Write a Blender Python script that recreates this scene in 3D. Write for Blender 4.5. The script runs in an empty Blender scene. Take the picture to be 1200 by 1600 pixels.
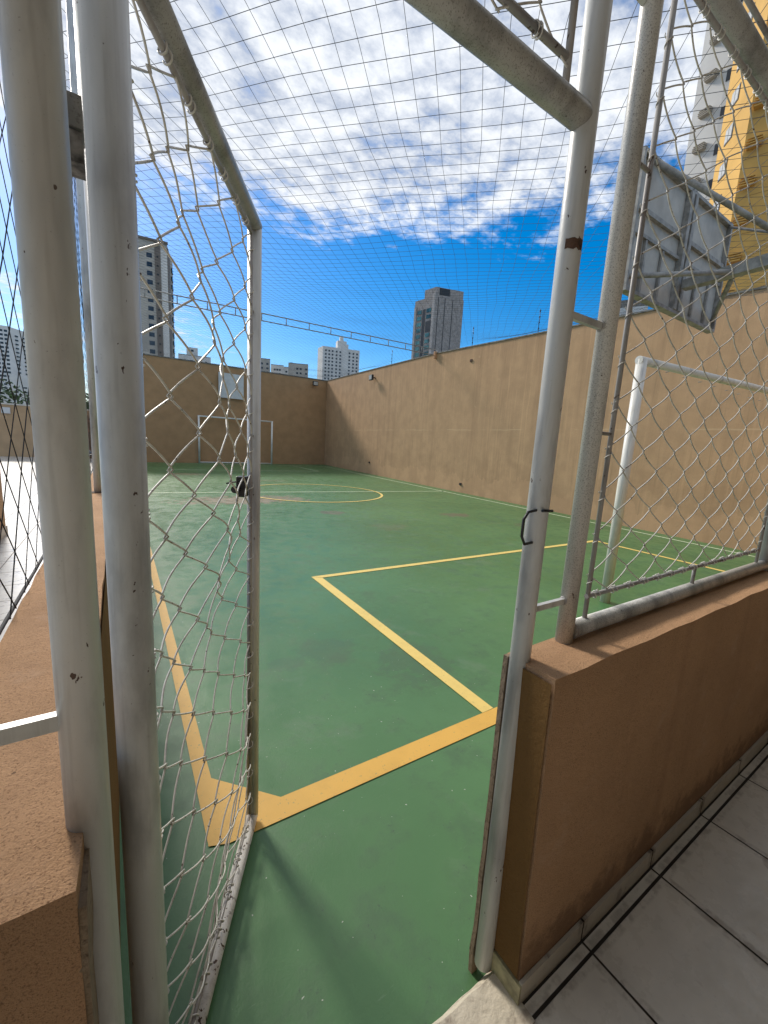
import bpy, math, random
from mathutils import Vector, Matrix, noise
random.seed(7)
SC = bpy.context.scene
COL = SC.collection
# ------------------------------------------------------------------ camera
cam_data = bpy.data.cameras.new("camera"); cam = bpy.data.objects.new("camera", cam_data); COL.objects.link(cam)
cam_data.sensor_fit = 'VERTICAL'; cam_data.sensor_height = 36.0; cam_data.sensor_width = 27.0
cam_data.lens = 636.87 / 1600 * 36.0
cam_data.clip_start = 0.02; cam_data.clip_end = 3000
CR = Vector((0.8394, -0.5405, 0.0565)); CD = Vector((-0.0428, -0.1695, -0.9846)); CF = Vector((0.5418, 0.8241, -0.1654))
cam.matrix_world = Matrix(((CR.x, -CD.x, -CF.x, 0), (CR.y, -CD.y, -CF.y, 0), (CR.z, -CD.z, -CF.z, 1.5), (0, 0, 0, 1)))
SC.camera = cam
# ------------------------------------------------------------------ sun, sky, exposure
SUN = Vector((-0.20, 1.0, 0.73)).normalized()
sd = bpy.data.lights.new("sun", 'SUN'); sd.energy = 3.4; sd.angle = math.radians(10.5); sd.color = (1.0, 0.93, 0.83)
so = bpy.data.objects.new("sun", sd); COL.objects.link(so); so.rotation_euler = SUN.to_track_quat('Z', 'Y').to_euler(); so.location = (0, 20, 30)
SC.view_settings.view_transform = 'Standard'; SC.view_settings.look = 'None'; SC.view_settings.gamma = 1.0
SC.view_settings.exposure = 0.25
SC.cycles.max_bounces = 7; SC.cycles.diffuse_bounces = 4; SC.cycles.glossy_bounces = 3

class NT:
    """small helper round a node tree"""
    def __init__(s, tree): s.t = tree; s.n = tree.nodes; s.l = tree.links
    def new(s, kind, **kw):
        nd = s.n.new(kind)
        for k, v in kw.items(): setattr(nd, k, v)
        return nd
    def put(s, sock, v):
        if hasattr(v, 'is_output') or isinstance(v, bpy.types.NodeSocket): s.l.new(v, sock)
        else:
            try: sock.default_value = v
            except Exception: sock.default_value = (v, v, v)
    def math(s, op, a, b=0.0, c=0.0, clamp=False):
        m = s.new('ShaderNodeMath', operation=op); m.use_clamp = clamp
        s.put(m.inputs[0], a); s.put(m.inputs[1], b); s.put(m.inputs[2], c); return m.outputs[0]
    def noise(s, vec, scale, detail=4, rough=0.55, dist=0.0):
        m = s.new('ShaderNodeTexNoise'); s.put(m.inputs['Vector'], vec); s.put(m.inputs['Scale'], scale)
        m.inputs['Detail'].default_value = detail; m.inputs['Roughness'].default_value = rough; m.inputs['Distortion'].default_value = dist
        return m.outputs['Fac']
    def ramp(s, f, lo, hi, a=0.0, b=1.0):
        m = s.new('ShaderNodeMapRange'); m.interpolation_type = 'SMOOTHSTEP'
        s.put(m.inputs['Value'], f); s.put(m.inputs['From Min'], lo); s.put(m.inputs['From Max'], hi)
        s.put(m.inputs['To Min'], a); s.put(m.inputs['To Max'], b); return m.outputs['Result']
    def mix(s, f, a, b):
        m = s.new('ShaderNodeMix', data_type='RGBA'); s.put(m.inputs[0], f); s.put(m.inputs[6], a); s.put(m.inputs[7], b); return m.outputs[2]
    def scale(s, vec, sc):
        m = s.new('ShaderNodeMapping'); s.put(m.inputs['Vector'], vec); m.inputs['Scale'].default_value = sc; return m.outputs[0]
    def sep(s, vec):
        m = s.new('ShaderNodeSeparateXYZ'); s.put(m.inputs[0], vec); return m.outputs
    def comb(s, x, y, z):
        m = s.new('ShaderNodeCombineXYZ'); s.put(m.inputs[0], x); s.put(m.inputs[1], y); s.put(m.inputs[2], z); return m.outputs[0]
    def bump(s, h, strength=0.3, dist=0.01):
        m = s.new('ShaderNodeBump'); s.put(m.inputs['Height'], h); m.inputs['Strength'].default_value = strength; m.inputs['Distance'].default_value = dist; return m.outputs[0]

world = bpy.data.worlds.new("World"); SC.world = world; world.use_nodes = True
w = NT(world.node_tree); w.n.clear()
sky = w.new('ShaderNodeTexSky', sky_type='NISHITA'); sky.sun_disc = False
sky.sun_elevation = math.asin(SUN.z); sky.sun_rotation = math.atan2(SUN.x, SUN.y)
sky.air_density = 1.0; sky.dust_density = 0.6; sky.ozone_density = 3.0; sky.altitude = 600
geo = w.new('ShaderNodeTexCoord')
dx, dy, dz = w.sep(geo.outputs['Generated'])
zz = w.math('MAXIMUM', w.math('ADD', dz, 0.06), 0.03)
u = w.math('DIVIDE', dx, zz); v = w.math('DIVIDE', dy, zz)
P = w.comb(u, v, 0.0)
big = w.noise(P, 0.55, 3, 0.5)
mid = w.noise(P, 3.0, 6, 0.62, 0.35)
fin = w.noise(w.scale(P, (1.0, 1.2, 1)), 9.5, 7, 0.62, 0.1)
# clouds thin out towards the horizon band
cover = w.ramp(w.math('ADD', dz, w.math('MULTIPLY', w.math('SUBTRACT', big, 0.5), 0.22)), 0.34, 0.52, 0.0, 1.0)
low = w.math('MULTIPLY', w.ramp(dz, 0.30, 0.22), w.ramp(dx, 0.32, 0.12))
cells = w.math('ADD', w.math('MULTIPLY', mid, 0.52), w.math('ADD', w.math('MULTIPLY', fin, 0.40), w.math('MULTIPLY', big, 0.30)))
thr = w.math('SUBTRACT', 0.80, w.math('ADD', w.math('MULTIPLY', cover, 0.42), w.math('MULTIPLY', low, 0.22)))
dens = w.ramp(w.math('SUBTRACT', cells, thr), -0.03, 0.19)
skyc = w.new('ShaderNodeHueSaturation'); w.l.new(sky.outputs[0], skyc.inputs['Color']); skyc.inputs['Saturation'].default_value = 1.5; skyc.inputs['Value'].default_value = 1.25
shade = w.ramp(w.math('ADD', w.math('MULTIPLY', fin, .6), w.math('MULTIPLY', mid, .4)), 0.36, 0.62)
ccol = w.mix(shade, (3.9, 4.5, 5.7, 1), (8.1, 8.4, 8.8, 1))
col = w.mix(dens, skyc.outputs[0], ccol)
bg = w.new('ShaderNodeBackground'); w.l.new(col, bg.inputs[0]); bg.inputs[1].default_value = 0.105
wo = w.new('ShaderNodeOutputWorld'); w.l.new(bg.outputs[0], wo.inputs[0])

# ------------------------------------------------------------------ materials
def material(name, base=(0.5, 0.5, 0.5), rough=0.6, metal=0.0, spec=0.5):
    m = bpy.data.materials.new(name); m.use_nodes = True
    t = NT(m.node_tree); b = t.n['Principled BSDF']
    b.inputs['Base Color'].default_value = (*base, 1); b.inputs['Roughness'].default_value = rough
    b.inputs['Metallic'].default_value = metal; b.inputs['Specular IOR Level'].default_value = spec
    return m, t, b
def pos(t): return t.new('ShaderNodeNewGeometry').outputs['Position']

def simple(name, base, rough=0.7, var=0.12, scale=6.0, metal=0.0, bumps=0.0, bscale=60):
    m, t, b = material(name, base, rough, metal)
    p = pos(t)
    n = t.noise(p, scale, 5, 0.6)
    lo = tuple(c * (1 - var * 1.6) for c in base) + (1,); hi = tuple(min(1, c * (1 + var)) for c in base) + (1,)
    t.l.new(t.mix(t.ramp(n, 0.3, 0.7), lo, hi), b.inputs['Base Color'])
    if bumps: t.l.new(t.bump(t.noise(p, bscale, 4), bumps, 0.004), b.inputs['Normal'])
    return m

def pipe_paint(name, base, dirt, amount, rust=0.62, speck=0.66):
    m, t, b = material(name, base, 0.38)
    p = pos(t)
    a = t.noise(t.scale(p, (1, 1, 0.35)), 9, 6, 0.6)
    c = t.mix(t.ramp(a, 0.56 - amount, 0.76 - amount * 0.6, 0, 0.75), (*base, 1), (*dirt, 1))
    c = t.mix(t.ramp(t.noise(t.scale(p, (3, 3, 0.7)), 2.4, 4, 0.6), 0.54, 0.74, 0, 0.5), c, (0.10, 0.11, 0.15, 1))
    c = t.mix(t.ramp(t.noise(t.scale(p, (1, 1, 0.06)), 70, 3, 0.6), 0.5, 0.75, 0, 0.35), c, (0.25, 0.24, 0.22, 1))
    grain = t.noise(p, 320, 3, 0.7)
    c = t.mix(t.ramp(grain, speck, speck + 0.1, 0, 0.55), c, (0.07, 0.06, 0.05, 1))
    r = t.noise(t.scale(p, (1, 1, 0.6)), 62, 3, 0.6)
    gate = t.noise(p, 5.0, 2, 0.5)
    spots = t.math('MULTIPLY', t.ramp(r, rust + .06, rust + 0.085), t.ramp(gate, 0.45, 0.5))
    c = t.mix(spots, c, (0.06, 0.03, 0.018, 1))
    t.l.new(c, b.inputs['Base Color'])
    t.l.new(t.ramp(a, 0.4, 0.8, 0.32, 0.62), b.inputs['Roughness'])
    h = t.math('SUBTRACT', t.noise(p, 45, 4, 0.5), t.math('MULTIPLY', spots, 0.8))
    t.l.new(t.bump(h, 0.22, 0.003), b.inputs['Normal'])
    return m
M_PIPE = pipe_paint('worn_white_pipe_paint', (0.57, 0.575, 0.56), (0.28, 0.28, 0.28), 0.09, 0.63)
M_PIPED = pipe_paint('mildewed_shaded_pipe_paint', (0.40, 0.395, 0.37), (0.10, 0.10, 0.095), 0.16, 0.66, 0.54)  # mildew, and the rails' underside shade is put into the dark base
M_POST = pipe_paint('speckled_post_paint', (0.60, 0.585, 0.54), (0.20, 0.20, 0.19), 0.13, 0.64, 0.52)
M_RAILB = pipe_paint('chipped_rail_paint', (0.66, 0.65, 0.62), (0.34, 0.31, 0.29), 0.12, 0.52, 0.60)
M_GOAL = pipe_paint('white_goal_paint', (0.74, 0.72, 0.66), (0.5, 0.46, 0.38), 0.02, 0.68)
M_ROD = pipe_paint('rod_paint', (0.36, 0.345, 0.33), (0.14, 0.11, 0.10), 0.12, 0.58)
M_RUST = simple('rusty_steel', (0.10, 0.055, 0.035), 0.8, 0.4, 60, 0.3, 0.5, 200)
M_BLACK = simple('black_steel', (0.015, 0.015, 0.016), 0.45, 0.2, 30)
M_HINGE = simple('grimy_hinge', (0.20, 0.19, 0.18), 0.6, 0.6, 30, 0.2, 0.4, 100)

def wire_mat():
    m, t, b = material('plastic_coated_wire', (0.62, 0.61, 0.57), 0.42)
    p = pos(t)
    c = t.mix(t.ramp(t.noise(p, 30, 3), 0.45, 0.7, 0, 0.5), (0.62, 0.60, 0.55, 1), (0.30, 0.27, 0.24, 1))
    c = t.mix(t.ramp(t.noise(p, 90, 2), 0.66, 0.7), c, (0.09, 0.05, 0.035, 1))
    t.l.new(c, b.inputs['Base Color']); return m
M_WIRE = wire_mat()
M_CORD = simple('net_cord_grey', (0.045, 0.05, 0.058), 0.8, 0.2, 20)
M_CORDB = simple('net_cord_black', (0.014, 0.014, 0.016), 0.8, 0.2, 20)

def stucco(name, base, dark, grain=210, streaks=False, bump=0.5, fine=0.35):
    m, t, b = material(name, base, 0.92, 0, 0.25)
    p = pos(t)
    n1 = t.noise(p, 2.3, 6, 0.6); n2 = t.noise(p, grain, 3, 0.6)
    c = t.mix(t.ramp(n1, 0.3, 0.72), (*base, 1), tuple(x * 0.84 for x in base) + (1,))
    c = t.mix(t.ramp(n2, 0.50, 0.72, 0, fine), c, (*dark, 1))
    if streaks:
        x, y, z = t.sep(p)
        st = t.noise(t.scale(p, (3.2, 3.2, 0.16)), 1.0, 6, 0.65)
        st2 = t.noise(t.scale(p, (11, 11, 0.35)), 1.0, 5, 0.6)
        c = t.mix(t.ramp(st, 0.46, 0.68, 0, 0.38), c, (*dark, 1))
        c = t.mix(t.ramp(st2, 0.54, 0.70, 0, 0.32), c, tuple(min(1, k * 1.3) for k in base) + (1,))
        st3 = t.noise(t.scale(p, (24, 24, 0.5)), 1.0, 4, 0.6)
        c = t.mix(t.ramp(st3, 0.56, 0.72, 0, 0.35), c, (0.24, 0.15, 0.08, 1))
        marks = t.noise(p, 7.0, 4, 0.55, 0.4)
        c = t.mix(t.ramp(marks, 0.67, 0.72, 0, 0.3), c, (0.66, 0.47, 0.28, 1))
        jl = t.ramp(t.math('ABSOLUTE', t.math('SUBTRACT', t.math('ADD', z, t.math('MULTIPLY', t.noise(p, 2.0, 3), 0.05)), 2.15)), 0.02, 0.005)
        c = t.mix(t.math('MULTIPLY', t.math('MULTIPLY', jl, 0.5), t.ramp(t.noise(p, 1.1, 3), 0.45, 0.55)), c, (0.66, 0.47, 0.28, 1))
        edge = t.math('ADD', 0.55, t.math('MULTIPLY', t.math('SUBTRACT', t.noise(t.scale(p, (1, 1, 0.3)), 1.3, 5, 0.65), 0.5), 1.6))
        band = t.math('LESS_THAN', z, edge)
        c = t.mix(t.math('MULTIPLY', band, 0.5), c, (0.60, 0.37, 0.21, 1))
        edge2 = t.math('ADD', 1.15, t.math('MULTIPLY', t.math('SUBTRACT', t.noise(t.scale(p, (1, 1, 0.2)), 0.9, 5, 0.65), 0.5), 1.2))
        band2 = t.math('MULTIPLY', t.ramp(t.math('SUBTRACT', edge2, z), -0.05, 0.06), t.ramp(t.noise(p, 1.6, 4), 0.42, 0.56))
        c = t.mix(t.math('MULTIPLY', band2, 0.28), c, (*dark, 1))
        top = t.ramp(t.math('SUBTRACT', z, t.math('MULTIPLY', st2, 1.2)), 3.6, 4.3)
        c = t.mix(t.math('MULTIPLY', top, 0.25), c, (*dark, 1))
    if name.startswith('rough'):
        x, y, z = t.sep(p)
        drip = t.noise(t.scale(p, (9, 9, 0.5)), 1.0, 5, 0.65)
        c = t.mix(t.ramp(drip, 0.52, 0.72, 0, 0.18), c, (0.24, 0.13, 0.07, 1))
        c = t.mix(t.ramp(t.noise(p, 5.5, 6, 0.7), 0.56, 0.70, 0, 0.35), c, (0.60, 0.40, 0.27, 1))
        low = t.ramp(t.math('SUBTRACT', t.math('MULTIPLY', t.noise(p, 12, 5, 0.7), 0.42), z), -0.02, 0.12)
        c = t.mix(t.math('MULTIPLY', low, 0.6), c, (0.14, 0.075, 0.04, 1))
        c = t.mix(t.ramp(t.noise(p, 34, 3, 0.6), 0.72, 0.75, 0, 0.7), c, (0.08, 0.05, 0.035, 1))
    t.l.new(c, b.inputs['Base Color'])
    h = t.math('ADD', t.noise(p, grain * (0.9 if name.startswith('rough') else .55), 5, 0.75), t.math('MULTIPLY', t.noise(p, 22, 4, 0.6), 1.2))
    t.l.new(t.bump(h, bump, 0.006), b.inputs['Normal']); return m
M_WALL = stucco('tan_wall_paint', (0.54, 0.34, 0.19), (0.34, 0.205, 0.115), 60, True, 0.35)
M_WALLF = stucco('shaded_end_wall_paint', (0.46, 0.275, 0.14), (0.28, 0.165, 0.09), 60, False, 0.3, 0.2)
M_LOW = stucco('rough_terracotta_render', (0.60, 0.36, 0.20), (0.18, 0.09, 0.045), 330, False, 1.0, 0.75)
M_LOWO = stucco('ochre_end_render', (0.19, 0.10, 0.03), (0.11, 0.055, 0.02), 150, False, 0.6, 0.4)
M_MORTAR = stucco('bare_mortar', (0.25, 0.19, 0.13), (0.06, 0.04, 0.03), 90, False, 1.0, 0.6)
M_THRESH = stucco('chipped_cream_plaster', (0.60, 0.54, 0.43), (0.20, 0.15, 0.12), 16, False, 1.0, 0.75)
M_PARA = stucco('parapet_paint', (0.52, 0.35, 0.20), (0.35, 0.22, 0.13), 40, False, 0.2, 0.2)

def court_mat():
    m, t, b = material('green_court_paint', (0.1, 0.2, 0.12), 0.5)
    p = pos(t)
    n = t.noise(p, 0.6, 5, 0.6); n2 = t.noise(p, 5.0, 6, 0.65); n3 = t.noise(p, 42, 4, 0.7)
    c = t.mix(t.ramp(n, 0.3, 0.7), (0.060, 0.152, 0.053, 1), (0.080, 0.192, 0.072, 1))
    c = t.mix(t.ramp(n2, 0.48, 0.74, 0, 0.65), c, (0.055, 0.112, 0.056, 1))
    c = t.mix(t.ramp(t.noise(p, 1.7, 6, 0.7, 0.6), 0.56, 0.68, 0, 0.35), c, (0.13, 0.20, 0.12, 1))
    c = t.mix(t.math('MULTIPLY', t.ramp(n3, 0.60, 0.72), t.ramp(n2, 0.50, 0.62, 0, 0.75)), c, (0.045, 0.07, 0.05, 1))
    x, y, z = t.sep(p)
    def blot(cx, cy, rx, ry, colr, k):
        ax = t.math('DIVIDE', t.math('SUBTRACT', x, cx), rx); ay = t.math('DIVIDE', t.math('SUBTRACT', y, cy), ry)
        d = t.math('ADD', t.math('MULTIPLY', ax, ax), t.math('MULTIPLY', ay, ay))
        d = t.math('ADD', d, t.math('MULTIPLY', t.math('SUBTRACT', t.noise(p, 5.5, 6, 0.75), 0.5), 5.0))
        return t.ramp(d, 1.0, 0.35, 0, k), colr
    for a in ((2.6, 10.2, 1.7, .75, (0.27, 0.19, 0.135, 1), .75), (3.9, 8.0, .3, .3, (.15, .12, .085, 1), .7), (6.6, 7.0, .42, .3, (.13, .105, .075, 1), .75),
              (4.3, 6.3, .45, .35, (.14, .15, .09, 1), .35), (2.1, 17, .8, .5, (.25, .19, .12, 1), .6), (1.75, 2.15, .3, .3, (.06, .09, .05, 1), .4), (1.25, 2.6, .25, .2, (.06, .09, .05, 1), .35), (4.6, 14.6, .8, .3, (.2, .17, .1, 1), .4),
              (.95, 2.55, .16, .1, (.06, .10, .06, 1), .3), (7.6, 5.6, .6, .2, (.09, .1, .07, 1), .5)):
        f, cc = blot(*a); c = t.mix(f, c, cc)
    dots = t.noise(p, 55, 2, 0.5)
    c = t.mix(t.math('MULTIPLY', t.ramp(dots, 0.755, 0.77), 0.8), c, (0.5, 0.52, 0.46, 1))
    t.l.new(c, b.inputs['Base Color'])
    t.l.new(t.ramp(n2, 0.3, 0.75, 0.30, 0.5), b.inputs['Roughness'])
    scr = t.noise(t.scale(p, (1.0, 6.0, 1)), 9, 5, 0.7)
    c = t.mix(t.ramp(scr, 0.64, 0.74, 0, 0.22), c, (0.22, 0.30, 0.20, 1)); t.l.new(c, b.inputs['Base Color'])
    t.l.new(t.bump(t.math('ADD', t.noise(p, 120, 3), t.math('MULTIPLY', n3, 1.5)), 0.16, 0.003), b.inputs['Normal'])
    return m
M_COURT = court_mat()
def line_mat(name, base, under=(0.09, 0.2, 0.12), wear=0.62):
    m, t, b = material(name, base, 0.55)
    p = pos(t)
    c = t.mix(t.ramp(t.noise(p, 7, 5, 0.65), 0.4, 0.75, 0, 0.35), (*base, 1), tuple(k * 0.7 for k in base) + (1,))
    c = t.mix(t.ramp(t.noise(p, 60, 5, 0.7), wear, wear + 0.08, 0, 0.7), c, (*under, 1))
    t.l.new(c, b.inputs['Base Color']); t.l.new(t.bump(t.noise(p, 120, 3), 0.15, 0.003), b.inputs['Normal']); return m
M_YEL = line_mat('yellow_line_paint', (0.66, 0.39, 0.075))
M_YELP = line_mat('pale_yellow_line_paint', (0.72, 0.54, 0.16))
M_WHL = line_mat('pale_green_white_line_paint', (0.50, 0.60, 0.40), wear=0.66)

def tiles_mat(name, base, grout, gy0, extra=None, dirty=0.5, rough=0.22):
    m, t, b = material(name, base, rough)
    p = pos(t); x, y, z = t.sep(p); S = 0.4455
    def gl(cc, off, wd):
        f = t.math('SUBTRACT', cc, off); f = t.math('DIVIDE', f, S); f = t.math('FRACT', t.math('ADD', f, 1000.5)); f = t.math('ABSOLUTE', t.math('SUBTRACT', f, 0.5))
        return t.ramp(t.math('MULTIPLY', f, S), wd, wd * 0.6)
    g = t.math('MAXIMUM', gl(x, 1.599, 0.0048), gl(y, gy0, 0.0048))
    halo = t.math('MAXIMUM', gl(x, 1.599, 0.030), gl(y, gy0, 0.030))
    if extra is not None:
        g2 = t.ramp(t.math('ABSOLUTE', t.math('SUBTRACT', y, extra)), 0.0075, 0.005); g = t.math('MAXIMUM', g, g2)
    nn = t.noise(p, 3.0, 5, 0.6); n2 = t.noise(p, 16, 5, 0.65)
    # a tone of its own for each tile
    ix = t.math('FLOOR', t.math('DIVIDE', t.math('SUBTRACT', x, 1.599), S)); iy = t.math('FLOOR', t.math('DIVIDE', t.math('SUBTRACT', y, gy0), S))
    wn = t.new('ShaderNodeTexWhiteNoise', noise_dimensions='2D'); t.l.new(t.comb(ix, iy, 0.0), wn.inputs['Vector'])
    c = t.mix(t.ramp(nn, 0.35, 0.7), (*base, 1), tuple(k * 0.80 for k in base) + (1,))
    c = t.mix(t.math('MULTIPLY', wn.outputs['Value'], 0.25), c, tuple(k * 0.8 for k in base) + (1,))
    c = t.mix(t.math('MULTIPLY', t.math('MULTIPLY', halo, t.ramp(n2, 0.40, 0.62)), dirty), c, (0.16, 0.12, 0.085, 1))
    c = t.mix(t.ramp(t.noise(p, 6.3, 4, 0.6, 0.5), 0.66, 0.70, 0, 0.45 * dirty * 2), c, (0.24, 0.19, 0.16, 1))
    c = t.mix(t.ramp(t.noise(p, 40, 3, 0.6), 0.74, 0.76, 0, 0.9 * dirty * 2), c, (0.05, 0.04, 0.03, 1))
    c = t.mix(g, c, (*grout, 1))
    t.l.new(c, b.inputs['Base Color'])
    t.l.new(t.math('ADD', t.ramp(n2, 0.3, 0.8, rough, rough + 0.25), t.math('MULTIPLY', g, 0.5)), b.inputs['Roughness'])
    t.l.new(t.bump(t.math('SUBTRACT', t.math('MULTIPLY', nn, 0.3), g), 0.35, 0.004), b.inputs['Normal'])
    return m
M_TILE = tiles_mat('white_floor_tiles', (0.74, 0.70, 0.62), (0.022, 0.015, 0.010), 0.457, None, 0.45)
M_TERR = tiles_mat('terrace_tiles', (0.52, 0.51, 0.48), (0.13, 0.11, 0.09), 0.457, None, 0.25, 0.25)
M_SKIRT = tiles_mat('skirting_tiles', (0.52, 0.47, 0.39), (0.03, 0.02, 0.015), 50.0, None, 0.9, 0.35)
M_BOARD = simple('grey_board_paint', (0.44, 0.42, 0.38), 0.7, 0.10, 5, 0, 0.3, 40)
M_BOARDF = simple('board_frame_paint', (0.30, 0.285, 0.26), 0.6, 0.22, 14, 0.1, 0.3, 60)
M_WHITE = simple('white_board_paint', (0.62, 0.62, 0.60), 0.6, 0.08, 3)
M_CONC = simple('grey_coping', (0.20, 0.19, 0.17), 0.85, 0.35, 8, 0, 0.5, 60)
M_GROUND = simple('city_ground', (0.16, 0.14, 0.11), 0.95, 0.3, 0.2)
M_GLASS = simple('dark_window_glass', (0.025, 0.03, 0.037), 0.12, 0.3, 0.4)
M_GLASSG = simple('green_balcony_glass', (0.10, 0.25, 0.24), 0.12, 0.5, 0.15)
M_BEIGE = simple('beige_tower_render', (0.44, 0.41, 0.36), 0.9, 0.1, 0.2)
M_BEIGE2 = simple('white_tower_panel', (0.66, 0.64, 0.60), 0.9, 0.06, 0.2)
M_BROWN = simple('brown_tower_strip', (0.17, 0.145, 0.125), 0.9, 0.1, 0.3)
M_WT = simple('white_tower_render', (0.66, 0.65, 0.63), 0.9, 0.07, 0.12)
M_GT = simple('grey_stone_cladding', (0.30, 0.275, 0.26), 0.7, 0.18, 0.9)
M_GTL = simple('pale_stone_cladding', (0.42, 0.39, 0.37), 0.7, 0.15, 0.6)
M_YT = simple('yellow_tower_render', (0.62, 0.37, 0.10), 0.9, 0.08, 0.3)
M_YTD = simple('ochre_joint', (0.36, 0.20, 0.06), 0.9, 0.1, 0.3)
M_LEAF = simple('leaf', (0.05, 0.10, 0.025), 0.6, 0.5, 5)
M_BARK = simple('bark', (0.12, 0.08, 0.05), 0.9, 0.3, 20)
M_ROOFW = simple('white_roof_sheet', (0.6, 0.6, 0.58), 0.7, 0.1, 1)
M_SLAT = simple('brown_gate_slats', (0.22, 0.12, 0.07), 0.7, 0.2, 6)
M_CEIL = simple('dimmed_ceiling_paint', (0.30, 0.29, 0.27), 0.9, 0.05, 1)  # darkened so the unseen ceiling throws less bounce light on the gate

# ------------------------------------------------------------------ mesh building
class MB:
    def __init__(s): s.v = []; s.f = []; s.sm = []
    def quad(s, a, b, c, d): i = len(s.v); s.v += [tuple(a), tuple(b), tuple(c), tuple(d)]; s.f.append((i, i + 1, i + 2, i + 3)); s.sm.append(False); return s
    def hexa(s, p):            # p: 4 bottom corners then 4 top corners
        i = len(s.v); s.v += [tuple(q) for q in p]
        for f in ((3, 2, 1, 0), (4, 5, 6, 7), (0, 1, 5, 4), (1, 2, 6, 5), (2, 3, 7, 6), (3, 0, 4, 7)): s.f.append(tuple(i + k for k in f)); s.sm.append(False)
        return s
    def box(s, x0, x1, y0, y1, z0, z1):
        return s.hexa([(x0, y0, z0), (x1, y0, z0), (x1, y1, z0), (x0, y1, z0), (x0, y0, z1), (x1, y0, z1), (x1, y1, z1), (x0, y1, z1)])
    def obox(s, o, u, n, a0, a1, b0, b1, z0, z1):   # box in the frame o + a*u + b*n
        o = Vector(o); u = Vector(u); n = Vector(n)
        q = [o + u * a + n * b + Vector((0, 0, z)) for z in (z0, z1) for a, b in ((a0, b0), (a1, b0), (a1, b1), (a0, b1))]
        return s.hexa(q)
    def prism(s, pts, z0, z1):
        i = len(s.v); n = len(pts)
        s.v += [(x, y, z0) for x, y in pts] + [(x, y, z1) for x, y in pts]
        s.f.append(tuple(i + k for k in reversed(range(n)))); s.f.append(tuple(i + n + k for k in range(n))); s.sm += [False, False]
        for k in range(n): s.f.append((i + k, i + (k + 1) % n, i + n + (k + 1) % n, i + n + k)); s.sm.append(False)
        return s
    def tube(s, pts, r, sides=8, caps=True, rad=None):
        pts = [Vector(p) for p in pts]; n = len(pts); i0 = len(s.v); prev = None
        for k, p in enumerate(pts):
            d = (pts[min(k + 1, n - 1)] - pts[max(k - 1, 0)])
            d = d.normalized() if d.length > 1e-9 else Vector((0, 0, 1))
            if prev is None:
                a = d.orthogonal().normalized()
            else:
                a = prev - d * prev.dot(d); a = a.normalized() if a.length > 1e-6 else d.orthogonal().normalized()
            prev = a; b = d.cross(a); rr = rad[k] if rad else r
            for j in range(sides):
                t = 2 * math.pi * j / sides; s.v.append(tuple(p + (a * math.cos(t) + b * math.sin(t)) * rr))
        for k in range(n - 1):
            for j in range(sides):
                a = i0 + k * sides + j; b = i0 + k * sides + (j + 1) % sides
                s.f.append((a, b, b + sides, a + sides)); s.sm.append(True)
        if caps:
            s.f.append(tuple(i0 + j for j in reversed(range(sides)))); s.f.append(tuple(i0 + (n - 1) * sides + j for j in range(sides))); s.sm += [False, False]
        return s
    def build(s, name, mat, parent=None, origin=None, bevel=0.0):
        me = bpy.data.meshes.new(name)
        if parent is not None and origin is None: origin = world_loc(parent)
        if origin is None:
            xs = [v[0] for v in s.v]; ys = [v[1] for v in s.v]; zs = [v[2] for v in s.v]
            origin = ((min(xs) + max(xs)) / 2, (min(ys) + max(ys)) / 2, min(zs))
        ox, oy, oz = origin
        me.from_pydata([(x - ox, y - oy, z - oz) for x, y, z in s.v], [], s.f)
        me.polygons.foreach_set('use_smooth', s.sm); me.materials.append(mat); me.update()
        o = bpy.data.objects.new(name, me); COL.objects.link(o)
        if parent is not None:
            o.parent = parent; q = world_loc(parent); o.location = (ox - q[0], oy - q[1], oz - q[2])
        else: o.location = origin
        if bevel:
            bm = o.modifiers.new('bevel', 'BEVEL'); bm.width = bevel; bm.segments = 2; bm.limit_method = 'ANGLE'
        return o
def world_loc(o):
    p = Vector(o.location)
    while o.parent is not None: o = o.parent; p += Vector(o.location)
    return tuple(p)
def tag(o, label=None, cat=None, group=None, kind=None):
    if label: o['label'] = label
    if cat: o['category'] = cat
    if group: o['group'] = group
    if kind: o['kind'] = kind
    return o
def thing(name, loc, label, cat, group=None):
    o = bpy.data.objects.new(name, None); COL.objects.link(o); o.location = loc; o.empty_display_size = 0.2
    return tag(o, label, cat, group)
def copy_tree(o, loc, parent=None):
    c = o.copy(); COL.objects.link(c); c.parent = parent
    if loc is not None: c.location = loc
    for ch in list(o.children): copy_tree(ch, None, c)
    return c
def S(x, y, z):            # court side coordinates (the court lies 6 cm below the tiles)
    return (1.04 * x, 1.04 * y, 1.5 + (z - 1.5) * 1.04)
CZ = -0.06

# ------------------------------------------------------------------ the setting
g = MB().quad((-900, -900, -6), (1500, -900, -6), (1500, 1500, -6), (-900, 1500, -6)).build('ground', M_GROUND); tag(g, kind='structure')
def RX(y): return 1.04 * 9.0 + 0.074 * y            # right wall face
court = MB().quad((-0.06, 0.60, CZ), (RX(.6) + .1, 0.60, CZ), (RX(26) + .1, 26, CZ), (-0.5, 26, CZ)).build('court_ground', M_COURT); tag(court, kind='structure')
sub = MB().box(-14, 14, -6, 30, -6, CZ - .02).build('court_base', M_CONC); tag(sub, kind='structure')
pave = MB().box(-8, 9.6, -5, 0.503, CZ - .015, 0.0).build('tiled_floor', M_TILE); tag(pave, kind='structure')
terr = MB().box(-13, -0.26, 0.503, 24.6, CZ - .015, 0.0).build('terrace_floor', M_TERR); tag(terr, kind='structure')
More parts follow.
